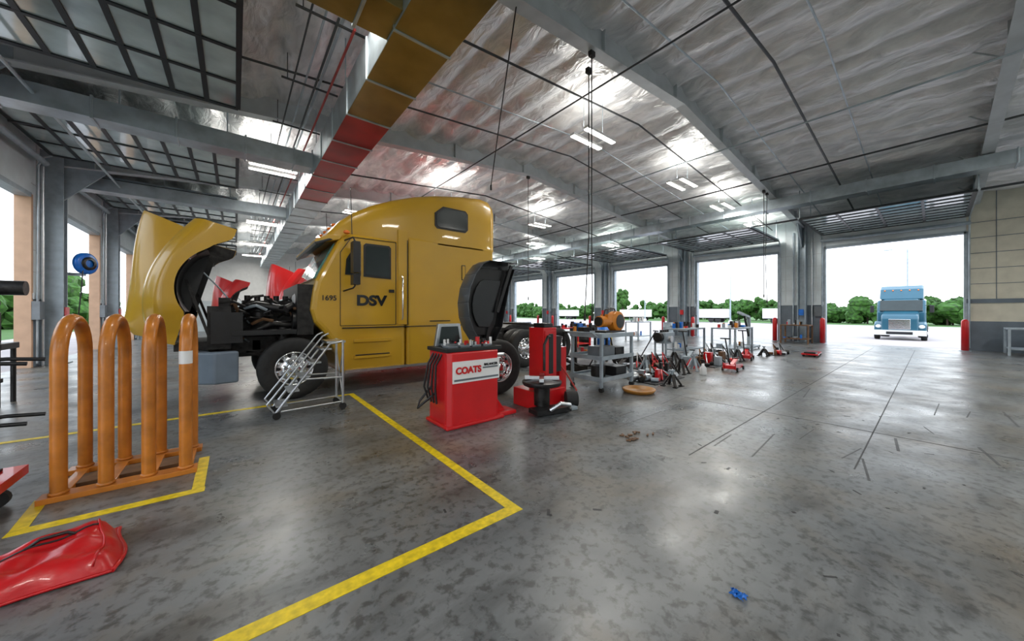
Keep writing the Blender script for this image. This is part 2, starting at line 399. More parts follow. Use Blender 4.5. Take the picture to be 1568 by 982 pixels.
# ------------------------------------------------------------------ wheels
def wheel(g,x,y,r,w,d=1):
    A=(0,d,0); o=(x,y,r); k=r/.53
    g.lathe([(.28*k,.035),(.31*k,.012),(.40*k,0),(.47*k,.004),(.505*k,.02),(.525*k,.05),(.53*k,.09),(.53*k,w-.09),(.52*k,w-.04),(.47*k,w),(.30*k,w-.02),(.28*k,w-.04)],o,A,RUB,40)
    for q in(.3,.5,.7): g.lathe([(.532*k,w*q-.006),(.532*k,w*q+.006)],o,A,BLK,40)
    g.lathe([(.29*k,.02),(.285*k,.012),(.272*k,.014),(.262*k,.06),(.25*k,.085),(.2*k,.088),(.16*k,.05),(.13*k,.045),(.12*k,.0),(.09*k,-.035),(.05*k,-.045),(0,-.047)],o,A,CHR,40)
    for i in range(10):
        a=2*pi*i/10
        px,pz=x+math.cos(a)*.222*k,r+math.sin(a)*.222*k
        g.cyl((px,y+d*.075,pz),(px,y+d*.092,pz),.027*k,BLK,seg=10)
        px,pz=x+math.cos(a+.3)*.165*k,r+math.sin(a+.3)*.165*k
        g.cyl((px,y+d*.02,pz),(px,y+d*.07,pz),.016*k,CHR,seg=6)

def truck(name,dx,dy,paint,hoodp,detail=True):
    off=(dx,dy,0); E=empty(name,(3.0+dx,8.17+dy,0)); Y0,Y1,YC=6.95,9.39,8.17
    g=G(off)
    cab=[(1.12,2.08),(1.08,1.9),(1.04,1.55),(1.1,1.32),(1.24,1.16),(1.36,.98),(1.45,.75),(1.5,.35),(2.78,.35),(2.78,3.0),(1.62,3.0),(1.48,2.84)]
    g.prism(cab,'xz',Y0,Y1,paint); g.done('cab',E,.09,3,ang=35)
    g=G(off)
    g.prism([(2.8,.36),(5.0,.36),(5.02,1.2),(5.02,3.1),(2.8,3.1)],'xz',Y0-.02,Y1+.02,paint); g.done('sleeper',E,.07,3,ang=50)
    g=G(off)
    prof=[(1.28,2.86,1.02),(1.36,3.02,1.04),(1.55,3.26,1.08),(1.8,3.47,1.12),(2.15,3.68,1.16),(2.55,3.86,1.2),(3.0,4.02,1.23),(3.5,4.15,1.24),(4.1,4.26,1.24),(4.7,4.33,1.24),(4.93,4.30,1.23),(5.02,4.2,1.22)]
    P=[]
    for x,z,w in prof:
        zb=2.86 if x<2.7 else 3.0
        h=max(z-zb,.01)
        ks=[(-1,0),(-1,.55),(-.99,.8),(-.955,.91),(-.89,.97),(-.75,1.0),(-.4,1.015),(0,1.02)]
        ks=ks+[(-a,b) for a,b in ks[-2::-1]]
        P.append([(x,YC+a*w,zb+h*b) for a,b in ks])
    g.grid(P,paint)
    g.add(P[-1],[tuple(range(len(P[-1])))],paint); g.add(P[0],[tuple(range(len(P[0])))],paint)
    g.done('roof_fairing',E,weld=True)
    g=G(off)
    A=(1.115,2.12);B=(1.455,2.8)
    for ya,yb in((Y0+.16,YC-.03),(YC+.03,Y1-.16)):
        v=[(A[0]-.02,ya,A[1]),(A[0]-.02,yb,A[1]),(B[0]-.02,yb,B[1]),(B[0]-.02,ya,B[1])]
        v+=[(p[0]+.05,p[1],p[2]) for p in v]
        g.add(v,[(0,1,2,3),(4,7,6,5),(0,4,5,1),(1,5,6,2),(2,6,7,3),(3,7,4,0)],WSH)
    g.done('windshield',E,.004)
    g=G(off)
    g.prism([(1.13,2.74),(1.10,2.80),(1.30,2.92),(1.56,2.95),(1.52,2.86)],'xz',Y0+.02,Y1-.02,paint if detail else BLK)
    g.prism([(1.12,2.71),(1.10,2.76),(1.34,2.86),(1.40,2.84)],'xz',Y0,Y1,BLK)
    for i in range(5): g.sph((1.5,YC-.8+.4*i,3.2),(.06,.05,.035),AMB,10)
    g.done('sun_visor',E,.012)
    for yy,d in((Y0,-1),(Y1,1)):
        g=G(off)
        def sl(poly,t,m,b=0): g.prism(poly,'xz',min(yy+d*b,yy+d*t),max(yy+d*b,yy+d*t),m)
        dp=[(1.52,1.25),(2.56,1.25),(2.56,2.93),(1.72,2.93),(1.52,2.62)]
        for i in range(5):
            a=dp[i];b=dp[(i+1)%5]; g.bar((a[0],yy+d*.002,a[1]),(b[0],yy+d*.002,b[1]),.012,.012,BLK)
        sl([(1.93,2.19),(2.46,2.17),(2.46,2.8),(2.42,2.84),(1.97,2.84),(1.93,2.8)],.012,BLK)
        sl([(1.97,2.23),(2.42,2.21),(2.42,2.77),(2.38,2.8),(2.0,2.8),(1.97,2.77)],.018,GLS)
        sl([(1.6,2.21),(1.88,2.2),(1.88,2.82),(1.8,2.82),(1.62,2.5)],.012,BLK)
        sl([(1.63,2.24),(1.85,2.23),(1.85,2.78),(1.81,2.78),(1.65,2.48)],.018,GLS)
        g.box(2.42,2.52,yy-.03,yy+.03,1.9,1.96,BLK)
        g.box(1.55,5.0,yy-.03,yy+.03,1.195,1.215,BLK)
        g.box(1.75,2.45,yy-.05,yy+.05,.62,.67,paint); g.box(1.75,2.45,yy-.05,yy+.05,.93,.98,paint)
        g.box(1.78,2.42,yy-.052,yy+.052,.672,.69,BLK)
        g.box(2.6,2.8,yy-.035,yy+.035,1.25,3.2,paint)
        g.box(2.785,2.80,yy-.04,yy+.04,1.25,3.0,BLK)
        g.box(1.6,4.9,yy-.03,yy+.03,.36,.41,ALU)
        yf=yy+d*.02
        w=[(3.42,3.42),(3.47,3.36),(4.2,3.36),(4.27,3.43),(4.27,3.8),(4.2,3.87),(3.62,3.87),(3.42,3.7)]
        g.prism(w,'xz',min(yy-d*.05,yf+d*.01),max(yy-d*.05,yf+d*.01),BLK)
        w2=[(3.845+(a-3.845)*.9,3.61+(b-3.61)*.85) for a,b in w]
        g.prism(w2,'xz',min(yy-d*.05,yf+d*.018),max(yy-d*.05,yf+d*.018),GLS)
        g.box(4.1,4.2,yy-.03,yy+.03,2.25,2.6,BLK); g.box(4.115,4.185,yy-.034,yy+.034,2.27,2.58,paint)
        g.box(3.3,3.8,yy-.03,yy+.03,1.3,1.32,BLK)
        ym=yy+d*.33
        g.box(1.64,1.76,ym-.1,ym+.1,2.22,2.78,BLK); g.box(1.755,1.765,ym-.085,ym+.085,2.26,2.74,CHR)
        g.box(1.64,1.76,ym-.1,ym+.1,2.0,2.18,BLK)
        g.tube([(1.6,yy,2.85),(1.66,ym,2.86),(1.69,ym,2.8),(1.69,ym,1.98),(1.66,ym,1.94),(1.58,yy,1.9)],.016,BLK)
        g.sph((1.62,yy+d*.03,3.0),(.06,.04,.04),AMB,10)
        g.cyl((1.75,yy-d*.1,2.95),(1.72,yy-d*.1,3.9),.008,BLK,seg=6)
        g.tube([(2.68,yy+d*.03,1.35),(2.68,yy+d*.07,1.4),(2.68,yy+d*.07,2.2),(2.68,yy+d*.03,2.25)],.015,CHR)
        g.done('side_trim',E,.006)
    g=G(off)
    for y in(7.75,8.59): g.box(-.35,8.3,y-.05,y+.05,.78,1.06,DK)
    for x in(-.2,.3,1.0,3,5.2,6,7,8.2): g.box(x-.06,x+.06,7.7,8.64,.82,1.0,DK)
    g.box(.05,1.05,7.85,8.5,.7,1.55,DK); g.box(.1,1.0,7.95,8.4,1.55,1.72,DK)
    g.box(-.22,-.06,7.6,8.75,.75,1.75,DK); g.box(-.05,0.0,7.65,8.7,.8,1.7,DK)
    for i in range(6): g.cyl((.18+.15*i,8.18,1.7),(.18+.15*i,8.18,1.82),.05,DK,seg=10)
    g.tube([(.1,7.8,1.55),(.3,7.5,1.62),(.7,7.42,1.55),(1.0,7.5,1.7),(1.1,7.6,1.8)],.075,BLK,12)
    g.tube([(-.1,7.7,1.2),(.2,7.45,1.15),(.5,7.4,1.3),(.9,7.5,1.25)],.05,DK,10)
    g.tube([(-.05,8.5,1.5),(.4,8.75,1.6),(1.0,8.8,1.75)],.08,STL,12)
    g.cyl((.35,7.62,1.2),(.35,7.62,1.5),.14,DK); g.cyl((.7,7.55,.9),(.7,7.55,1.35),.11,DK)
    g.cyl((.8,7.3,1.35),(1.05,7.3,1.35),.16,BLK)
    g.box(.85,1.1,7.05,9.3,1.1,2.0,DK); g.sph((.9,7.4,1.75),(.1,.13,.11),WHT,12)
    g.box(-.05,.85,7.1,7.5,1.12,1.2,BLK)
    g.box(-.3,.1,7.15,7.6,1.0,1.5,BLK); g.box(-.35,-.05,7.3,9.0,.9,1.6,DK)
    for _ in range(40):
        a=(random.uniform(-.2,1.05),random.uniform(7.15,7.95),random.uniform(1.0,1.85)); b=(a[0]+random.uniform(-.35,.35),a[1]+random.uniform(-.1,.2),a[2]+random.uniform(-.25,.15))
        g.tube([a,((a[0]+b[0])/2,a[1]-.05,(a[2]+b[2])/2+.06),b],random.uniform(.012,.03),random.choice([BLK,DK,STL,BLK,BRN]),6)
    g.prism([(.15,.82),(.8,.66),(1.4,.82),(1.4,.76),(.8,.58),(.15,.76)],'xz',7.7,7.8,DK); g.cyl((.8,7.2,.53),(.8,9.15,.53),.07,DK)
    for x in(6.15,7.45): g.cyl((x,7.2,.53),(x,9.15,.53),.09,DK)
    g.prism([(6.2,1.14),(7.5,1.14),(7.7,1.06),(6.0,1.06)],'xz',7.75,8.6,DK); g.lathe([(0,0),(.45,0),(.45,.05),(0,.05)],(6.8,8.17,1.14),(0,0,1),DK,24)
    g.box(5.05,5.6,7.3,7.7,.6,.95,DK); g.cyl((5.2,7.75,1.1),(5.2,7.75,2.3),.09,DK)
    g.tube([(5.05,8.0,1.9),(5.3,7.9,1.5),(5.6,8.0,1.3),(6.0,8.1,1.25)],.025,RPIP); g.tube([(5.05,8.2,1.9),(5.35,8.2,1.45),(5.7,8.2,1.3),(6.1,8.2,1.25)],.025,BLU)
    g.done('chassis',E,.008)
    g=G(off)
    wheel(g,.8,6.93,.53,.3,1); wheel(g,.8,9.41,.53,.3,-1)
    for x in(6.15,7.45):
        for y,d in((6.95,1),(7.27,1),(9.39,-1),(9.07,-1)): wheel(g,x,y,.52,.27,d)
    g.done('wheels',E)
    g=G(off)
    g.prism([(.05,7.0),(-.25,6.96),(-.5,7.15),(-.58,7.6),(-.6,8.17),(-.58,8.74),(-.5,9.19),(-.25,9.38),(.05,9.34),(.02,9.2),(-.28,9.2),(-.42,8.7),(-.44,7.6),(-.28,7.14),(.02,7.14)],'xy',.38,.88,BMP)
    g.done('bumper',E,.03,3)
    Xp,zp=-.72,1.02
    def H(a,y,b): return (Xp-.967*b+.255*a,YC+y,zp+.967*a+.255*b)
    def smst(t): t=max(0,min(1,t)); return t*t*(3-2*t)
    def top(a,ay):
        hc=.72+.24*smst(a/1.9)-.14*(ay/.6)**2-.14*max(0,1-a/.22)**2
        hf=.26+.27*math.sin(pi*(a+.1)/2.1)-.10*max(0,1-a/.3)**2
        s=smst((ay-.42)/.24)
        h=hc*(1-s)+hf*s-.12*math.exp(-((ay-.70)/.08)**2)
        if ay>.95: h-=.16*((ay-.95)/.27)**2
        return h
    def low(a):
        t=a-1.0
        base=-.02 if a<1 else -.02-.24*smst((a-1.5)/.3)
        if abs(t)<.66: return max(-.47+math.sqrt(.68**2-t*t),base)
        return base
    def hoodmesh(inset,m,nm):
        g=G(off);P=[]
        ys=[1.22,1.2,1.15,1.08,1.0,.92,.85,.8,.76,.72,.68,.64,.6,.56,.5,.4,.25,.1,0]
        NA=34
        for i in range(NA+1):
            a=1.92*i/NA; sc=(.88+.12*smst(a/.6))*(1-inset*.7)
            hl=low(a)+inset*.2; ht=top(a,1.22)-inset
            half=[(1.225,hl+(ht-hl)*q) for q in(0,.33,.66)]+[(y,top(a,y)-inset) for y in ys]
            full=[(-y,b) for y,b in half]+[(y,b) for y,b in half[-2::-1]]
            row=[]
            for y,b in full:
                aa=a*(1-.10*math.exp(-((abs(y)-.74)/.2)**2))*(1-inset*.3)+inset*.3
                row.append(H(aa,y*sc,b))
            P.append(row)
        g.grid(P,m)
        n=len(P[0]); g.add(P[0],[tuple(range(n))],m)
        g.done(nm,E)
    hoodmesh(0,hoodp,'hood'); hoodmesh(.035,DK,'hood_liner')
    g=G(off)
    for sg in(-1,1):
        P=[];arc=[]
        for i in range(17):
            t=.75+(pi-1.5)*i/16
            P.append([H(1.0-.67*math.cos(t),sg*q*.985,-.47+.66*math.sin(t)) for q in(1.2,1.0,.8,.62)])
            arc.append(P[-1][-1])
        g.grid(P,BLK)
        g.add(arc,[tuple(range(17))],BLK)
    pts=[H(.3,-.55,.1),H(1.6,-.5,.25),H(1.6,.5,.25),H(.3,.55,.1)]; p2=[H(.3,-.55,.3),H(1.6,-.5,.5),H(1.6,.5,.5),H(.3,.55,.3)]
    g.add(pts+p2,[(0,1,2,3),(4,7,6,5),(0,4,5,1),(1,5,6,2),(2,6,7,3),(3,7,4,0)],DK)
    g.done('fender_liners',E)
    g=G(off)
    g.bar((-.3,7.45,1.0),H(1.0,-.6,.15),.04,.04,DK); g.bar((-.3,8.9,1.0),H(1.0,.6,.15),.04,.04,DK)
    g.tube([(.2,7.7,1.3),(-.2,7.65,1.9),(-.6,7.7,2.4)],.012,STL); g.box(-.75,-.2,7.5,8.85,.88,1.02,DK)
    g.done('hood_hinges',E)
    if detail:
        text('DSV',(1.80,Y0-.008,1.64),.27,BLKG,'lettering',E,bold=.012,sx=1.15)
        text('1695',(1.2,Y0-.006,1.72),.13,BLK,'fleet_number',E,bold=.002)
truck('semi_truck',0,0,YEL,YEL)
truck('semi_truck',2.1,6,REDP,REDP,False)
truck('semi_truck',.5,12,WHTP,REDP,False)

# ------------------------------------------------------------------ tyre inflation cage
g=G()
for x in(-1.1,-.85,-.6,-.36):
    ya,yb=4.42,5.05; r=(yb-ya)/2; pts=[(x,ya,.02)]
    for q in range(13):
        t=pi-pi*q/12; pts.append((x,(ya+yb)/2+r*math.cos(t),1.49-.05-r+r*math.sin(t)))
    pts.append((x,yb,.02)); g.tube(pts,.047,ORG,16)
    for y in(ya,yb):
        g.lathe([(.049,.0),(.058,.0),(.056,.015),(.049,.02)],(x,y,.05),(0,0,1),ORG,16)
    if x>-.4: g.lathe([(.0485,1.02),(.0485,1.14)],(x,4.42,0),(0,0,1),WHT,16)
for y in(4.42,5.05): g.box(-1.2,-.28,y-.07,y+.07,.0,.045,ORG)
for x in(-1.1,-.85,-.6,-.36): g.box(x-.04,x+.04,4.42,5.05,.0,.04,ORG)
g.box(-1.1,-.36,4.62,4.86,.0,.035,BRN)
g.done('tire_inflation_cage',bevel=.004)

# ------------------------------------------------------------------ wheel balancer
E=empty('wheel_balancer',(2.5,4.1,0))
g=G()
g.prism([(2.1,3.95),(2.16,3.88),(2.88,3.88),(2.93,3.95),(2.93,4.42),(2.1,4.42)],'xy',.03,.98,RED)
g.box(2.06,2.98,3.84,4.46,0,.05,RED); g.box(2.93,3.25,3.9,4.2,0,.06,RED)
g.prism([(2.93,.05),(3.12,.05),(2.93,.3)],'xz',4.0,4.3,RED)
g.done('cabinet',E,.02,3)
g=G()
g.prism([(2.08,3.9),(2.95,3.88),(2.96,4.45),(2.08,4.45)],'xy',.98,1.03,BLK)
for x in(2.2,2.38,2.56,2.74): g.box(x-.07,x+.07,3.92,4.1,1.03,1.06,GRY)
for i in range(40):
    x=random.uniform(2.12,2.85);y=random.uniform(3.93,4.38); g.box(x,x+.03,y,y+.02,1.045,1.045+random.uniform(.02,.09),random.choice([RED,ALU,BLK,WHT,BLK]))
g.cyl((2.62,4.0,1.03),(2.62,4.0,1.16),.03,RED); g.cyl((2.75,4.05,1.03),(2.75,4.05,1.13),.035,BLK); g.cyl((2.84,4.0,1.03),(2.84,4.0,1.15),.02,WHT)
g.prism([(2.13,1.03),(2.57,1.03),(2.52,1.34),(2.18,1.34)],'xz',4.3,4.36,ALU); g.prism([(2.18,1.07),(2.52,1.07),(2.48,1.30),(2.22,1.30)],'xz',4.285,4.3,GLS)
g.box(2.2,2.5,4.05,4.28,1.035,1.07,GRY)
g.done('weight_tray',E,.006)
g=G(); g.box(2.16,2.9,3.868,3.88,.58,.86,WHT); g.box(2.18,2.88,3.864,3.868,.605,.63,GRY); g.box(2.62,2.87,3.862,3.868,.74,.76,GRY); g.done('sign_plate',E)
text('COATS',(2.2,3.862,.70),.12,RED,'sign_text',E,bold=.005,sx=1.0)
text('BALANCER',(2.64,3.862,.775),.045,BLK,'sign_text_small',E,bold=.001)
g=G()
sx=.17
outer=[(2.82,1.05),(2.7,1.22),(2.62,1.42),(2.6,1.65),(2.64,1.88),(2.74,2.1),(2.88,2.27),(3.0,2.33)]
right=[(3.6,2.33),(3.62,2.25),(3.5,1.95),(3.42,1.6),(3.34,1.25),(3.2,1.02)]
outer=[(a+sx,b) for a,b in outer]; right=[(a+sx,b) for a,b in right]
allp=outer+right
g.prism(allp,'xz',4.78,4.80,BLKG)
for a,b in zip(outer,outer[1:]): g.add([(a[0],4.48,a[1]),(b[0],4.48,b[1]),(b[0],4.8,b[1]),(a[0],4.8,a[1])],[(0,1,2,3)],DGR,True)
g.add([(3.17,4.48,2.33),(3.77,4.48,2.33),(3.77,4.8,2.33),(3.17,4.8,2.33)],[(0,1,2,3)],BLKG)
for a,b in zip(right[1:],right[2:]): g.add([(a[0],4.6,a[1]),(b[0],4.6,b[1]),(b[0],4.8,b[1]),(a[0],4.8,a[1])],[(0,1,2,3)],BLK,True)
inn=[(3.22+(x-3.22)*.8,1.65+(z-1.65)*.85) for x,z in allp]
g.prism(inn,'xz',4.72,4.78,BLK)
g.prism([(3.22+(x-3.22)*.55,1.6+(z-1.6)*.6) for x,z in allp],'xz',4.68,4.72,BLKG)
g.bar((3.15,4.72,.5),(3.4,4.72,1.6),.07,.07,BLK); g.bar((3.42,4.62,1.5),(3.72,4.62,2.3),.03,.05,BLK); g.bar((2.9,4.5,.6),(3.17,4.72,.6),.07,.07,BLK)
g.done('wheel_guard',E,.006,solid=.012)
g=G()
g.cyl((2.93,4.2,.85),(3.22,4.2,.85),.03,ALU); g.lathe([(.0,0),(.09,0),(.11,.03),(.05,.08),(.0,.08)],(2.95,4.2,.85),(1,0,0),ALU)
for i in range(4):
    g.tube([(2.1,4.05+.08*i,.95),(2.04,4.1+.08*i,.8),(2.03-.015*i,4.1+.08*i,.5),(2.05,4.1+.08*i,.3)],.014,BLK)
g.tube([(2.08,4.3,.5),(1.95,4.4,.3),(1.9,4.35,.22),(1.98,4.3,.3),(2.08,4.2,.42)],.016,BLK)
g.done('shaft_and_cables',E)

# ------------------------------------------------------------------ tyre changer
E=empty('tire_changer',(3.8,4.0,0))
g=G()
g.box(3.85,4.15,3.95,4.3,0,1.25,RED); g.box(3.55,4.2,3.8,4.35,0,.28,RED); g.box(3.87,4.13,3.93,3.95,.4,1.2,RED)
g.box(3.95,4.05,3.92,3.94,.5,1.15,BLK); g.box(3.9,4.1,3.98,4.25,1.25,1.32,BLK)
g.done('column',E,.015)
g=G()
g.lathe([(0,0),(.28,0),(.3,.03),(.3,.06),(.12,.09),(0,.09)],(3.62,3.75,.4),(0,0,1),BLK)
g.cyl((3.62,3.75,.1),(3.62,3.75,.4),.12,DK)
for i in range(4):
    a=pi/4+pi/2*i; g.bar((3.62,3.75,.51),(3.62+.26*math.cos(a),3.75+.26*math.sin(a),.51),.07,.05,ALU)
g.prism([(3.3,3.5),(3.9,3.4),(3.95,3.6),(3.35,3.75)],'xy',.03,.1,BLK)
g.tube([(3.5,3.45,.1),(3.6,3.35,.2),(3.8,3.35,.15),(3.9,3.45,.05)],.03,ALU)
g.tube([(4.0,3.95,1.1),(3.8,3.8,1.12),(3.7,3.78,1.0),(3.7,3.78,.6)],.022,DK,10)
g.cyl((4.1,3.7,.12),(4.25,3.6,.12),.12,RUB); g.bar((3.4,3.6,.03),(4.1,3.5,.03),.1,.05,STL)
g.tube([(4.15,4.1,.8),(4.4,4.0,.5),(4.6,3.9,.15),(4.35,3.8,.05)],.015,RPIP)
g.box(4.17,4.32,4.0,4.25,.5,1.1,BLK); g.box(4.33,4.5,4.05,4.2,.0,.9,RED)
g.done('turntable',E,.006)
g=G(); wheel(g,3.75,4.95,.5,.27,1); g.done('spare_tire')

# ------------------------------------------------------------------ rolling step ladder
g=G()
for y in(5.78,6.22):
    g.tube([(.42,y,.06),(1.12,y,1.02),(1.3,y,1.05)],.018,ALU); g.tube([(1.3,y,1.07),(1.3,y,.05)],.018,ALU)
    g.tube([(.34,y,.22),(1.02,y,1.14),(1.1,y,1.18)],.013,ALU); g.tube([(1.28,y,.5),(.8,y,.52)],.013,ALU); g.tube([(.5,y,.1),(1.3,y,.12)],.013,ALU)
    g.cyl((.45,y-.02,.05),(.45,y+.02,.05),.05,RUB); g.cyl((1.3,y-.02,.05),(1.3,y+.02,.05),.05,RUB)
    g.bar((.42,y,.1),(.34,y,.22),.02,.02,ALU)
for i in range(5):
    t=.12+i*.2; x=.42+.7*t; z=.06+.96*t
    g.box(x-.06,x+.08,5.78,6.22,z-.012,z+.012,ALU)
g.box(1.08,1.34,5.78,6.22,1.03,1.06,ALU)
g.bar((1.3,5.78,.15),(1.3,6.22,.9),.015,.015,ALU); g.bar((1.3,6.22,.15),(1.3,5.78,.9),.015,.015,ALU)
g.tube([(1.3,5.78,.12),(1.3,6.22,.12)],.015,ALU)
g.done('step_ladder')

# ------------------------------------------------------------------ red vinyl bag
g=G()
P=[];nu,nv=34,26
for i in range(nu+1):
    u=i/nu; row=[]
    for j in range(nv+1):
        v=j/nv
        hw=.20+.07*u+.015*math.sin(u*7)
        x=-1.5+.93*u+.03*math.sin(v*5)-.04*(v-.5)*u; y=3.14+(v-.5)*2*hw+.12*u
        e=(1-abs(2*u-1)**10)*(1-abs(2*v-1)**8)
        z=.006+e*(.115+.02*math.sin(u*6+v*3)+.010*math.sin(v*19+u*6)+.012*math.sin(u*23-v*9)+.02*math.exp(-((v-.8)/.06)**2))
        row.append((x,y,z))
    P.append(row)
g.grid(P,BAGR); g.grid([[(p[0],p[1],.002) for p in r] for r in P],BAGR)
for jj in (0,nv): g.tube([(P[i][jj][0],P[i][jj][1],.012) for i in range(nu+1)],.009,BAGR,6)
g.tube([(P[nu][j][0],P[nu][j][1],.012) for j in range(nv+1)],.012,BAGR,6)
g.tube([(P[nu-3][j][0],P[nu-3][j][1],P[nu-3][j][2]+.004) for j in range(1,nv)],.006,BAGR,6)
g.tube([(P[i][19][0],P[i][19][1],P[i][19][2]+.002) for i in range(2,nu-2)],.006,BLK,6)
g.tube([(-.95,3.32,.12),(-.9,3.34,.15),(-.8,3.35,.15),(-.76,3.35,.12)],.009,BLK,6)
g.done('vinyl_tool_bag',weld=True)
g=G();P=[]
for i in range(9):
    P.append([(2.04+.05*i/8+.005*math.sin(j*2.1),.62+.06*j/8+.01*math.sin(i*1.5),.004+.03*abs(math.sin(i*1.1+j*.6))*(1-abs(i-4)/5)) for j in range(9)])
g.grid(P,BLU); g.done('shop_rag',solid=.002)
g=G()
for _ in range(16):
    x=random.uniform(3.55,4.0);y=2.25+random.uniform(-.12,.12); a=random.uniform(0,pi)
    g.bar((x,y,.01),(x+.06*math.cos(a),y+.05*math.sin(a),.012),.02,.012,BRN)
g.done('absorbent_debris')
# ------------------------------------------------------------------ left edge equipment
g=G()
g.box(-2.1,-1.30,4.02,4.62,.2,.27,RED); g.box(-2.1,-1.30,4.015,4.02,.21,.26,WHT); g.box(-2.05,-1.4,4.1,4.55,.27,.29,BLK)
for x in(-1.42,-2.0):
    for y in(4.12,4.52):
        g.cyl((x,y-.025,.065),(x,y+.025,.065),.065,RUB); g.box(x-.03,x+.03,y-.04,y+.04,.12,.2,ALU); g.bar((x,y-.035,.065),(x,y-.035,.15),.03,.01,ALU)
g.done('tool_dolly',bevel=.008)
g=G()
g.box(-3.15,-2.95,6.0,6.4,0,1.1,BLK)
for z in(.32,.95):
    for y in(5.95,6.4):
        g.tube([(-3.0,y,z-.03),(-2.5,y,z),(-2.2,y,z+.03),(-1.95,y+.02,z+.035),(-1.7,y+.05,z+.01)],.022,BLK)
    g.box(-3.0,-2.1,5.95,6.4,z-.02,z,BLK)
for x in(-3.05,-2.3):
    for y in(6.0,6.35): g.cyl((x,y,0),(x,y,.95),.02,BLK)
g.done('wheel_lift_cart',bevel=.004)
g=G()
g.box(-3.7,-2.85,9.2,9.8,.9,1.0,BLK)
for x in(-3.65,-2.9):
    for y in(9.25,9.75): g.cyl((x,y,0),(x,y,.9),.03,BLK)
g.box(-3.6,-3.0,9.3,9.7,1.0,1.5,DK); g.cyl((-3.3,9.3,1.65),(-3.3,9.75,1.65),.28,BLK); g.cyl((-3.1,9.5,1.9),(-2.7,9.5,1.9),.12,DK)
g.cyl((-3.35,9.5,1.5),(-3.35,9.5,2.1),.06,STL); g.box(-3.6,-2.95,9.4,9.6,.35,.42,BLK)
g.done('bench_grinder_stand',bevel=.01)
g=G()
g.lathe([(0,0),(.28,0),(.33,.04),(.33,.12),(.28,.16),(0,.16)],(-3.65,16.5,3.0),(1,-.6,0),BLU,24)
g.lathe([(.12,-.01),(.2,-.03),(.2,.2),(.12,.2)],(-3.65,16.5,3.0),(1,-.6,0),BLK,20)
g.box(-4.28,-3.6,16.4,16.6,2.62,2.7,STL); g.tube([(-3.6,16.3,2.8),(-3.6,16.2,2.3),(-3.65,16.15,1.4)],.015,BLK)
g.done('hose_reel')

# ------------------------------------------------------------------ workshop cart and clutter
E=empty('shop_cart',(5.8,4.3,0))
g=G()
for x in(5.3,6.3):
    for y in(3.9,4.6): g.box(x-.025,x+.025,y-.025,y+.025,.08,1.05,STL); g.cyl((x-.02,y,.05),(x+.02,y,.05),.05,RUB)
for z in(.2,.6,1.02):
    g.box(5.27,6.33,3.87,4.63,z,z+.03,STL); g.box(5.27,6.33,3.86,3.88,z,z+.08,STL); g.box(5.27,6.33,4.62,4.64,z,z+.08,STL); g.box(5.26,5.28,3.86,4.64,z,z+.08,STL)
g.tube([(5.28,3.95,1.02),(5.1,3.95,1.12),(5.1,4.55,1.12),(5.28,4.55,1.02)],.015,STL)
g.done('frame',E,.004)
g=G()
g.box(5.4,5.8,3.95,4.3,.64,.84,GRY); g.box(5.9,6.2,4.0,4.4,.63,.8,DK); g.cyl((5.6,4.2,.24),(5.6,4.2,.45),.14,DK); g.box(5.85,6.2,3.95,4.4,.23,.42,BLK)
g.cyl((6.1,4.1,.23),(6.1,4.1,.4),.09,WHT); g.box(5.4,5.6,4.4,4.55,1.05,1.2,BLK)
g.done('cart_load',E,.008)
g=G()
g.lathe([(0,0),(.16,0),(.2,.03),(.2,.19),(.16,.22),(0,.22)],(5.98,3.95,1.32),(0,1,0),ORR,24)
g.lathe([(.14,-.006),(.05,-.01),(.0,-.01)],(5.98,3.95,1.32),(0,1,0),BLK,20)
g.box(5.62,5.95,3.98,4.16,1.3,1.46,ORR); g.cyl((5.45,4.07,1.32),(5.72,4.07,1.32),.11,ORR); g.cyl((5.42,4.07,1.32),(5.46,4.07,1.32),.09,BLK)
g.box(5.5,6.15,3.95,4.2,1.1,1.14,BLK); g.tube([(5.6,4.07,1.42),(5.65,4.07,1.55),(5.95,4.07,1.58),(6.0,4.07,1.5)],.015,BLK)
g.done('air_blower',bevel=.006)
g=G(); g.lathe([(0,.0),(.26,0),(.3,.05),(.3,.07),(.27,.07),(.24,.02),(0,.02)],(5.9,3.5,0),(0,0,1),mat('pan_orange',(.42,.18,.03),.4)); g.done('drain_pan')
def floor_jack(x,y,rot,m,s=1.):
    M=Matrix.Translation((x,y,0))@Matrix.Rotation(rot,4,'Z')@Matrix.Scale(s,4); g=G(M=M)
    for yy in(-.16,.14):
        g.prism([(-.45,.06),(.4,.05),(.45,.1),(.35,.16),(-.2,.2),(-.45,.24)],'xz',yy,yy+.02,m)
    for xx,r in((-.35,.06),(.35,.05)):
        for yy in(-.2,.16): g.cyl((xx,yy,r),(xx,yy+.04,r),r,DK)
    g.box(-.42,-.1,-.13,.13,.07,.17,m); g.bar((-.2,0,.15),(.35,0,.28),.1,.06,m); g.lathe([(0,0),(.07,0),(.09,.03),(0,.03)],(.36,0,.29),(0,0,1),DK)
    g.cyl((-.1,0,.15),(.1,0,.2),.04,CHR); g.tube([(-.38,0,.2),(-.6,0,.55),(-.85,0,.95)],.018,BLK); g.tube([(-.85,-.12,.95),(-.85,.12,.95)],.02,BLK)
    g.done('floor_jack',bevel=.005)
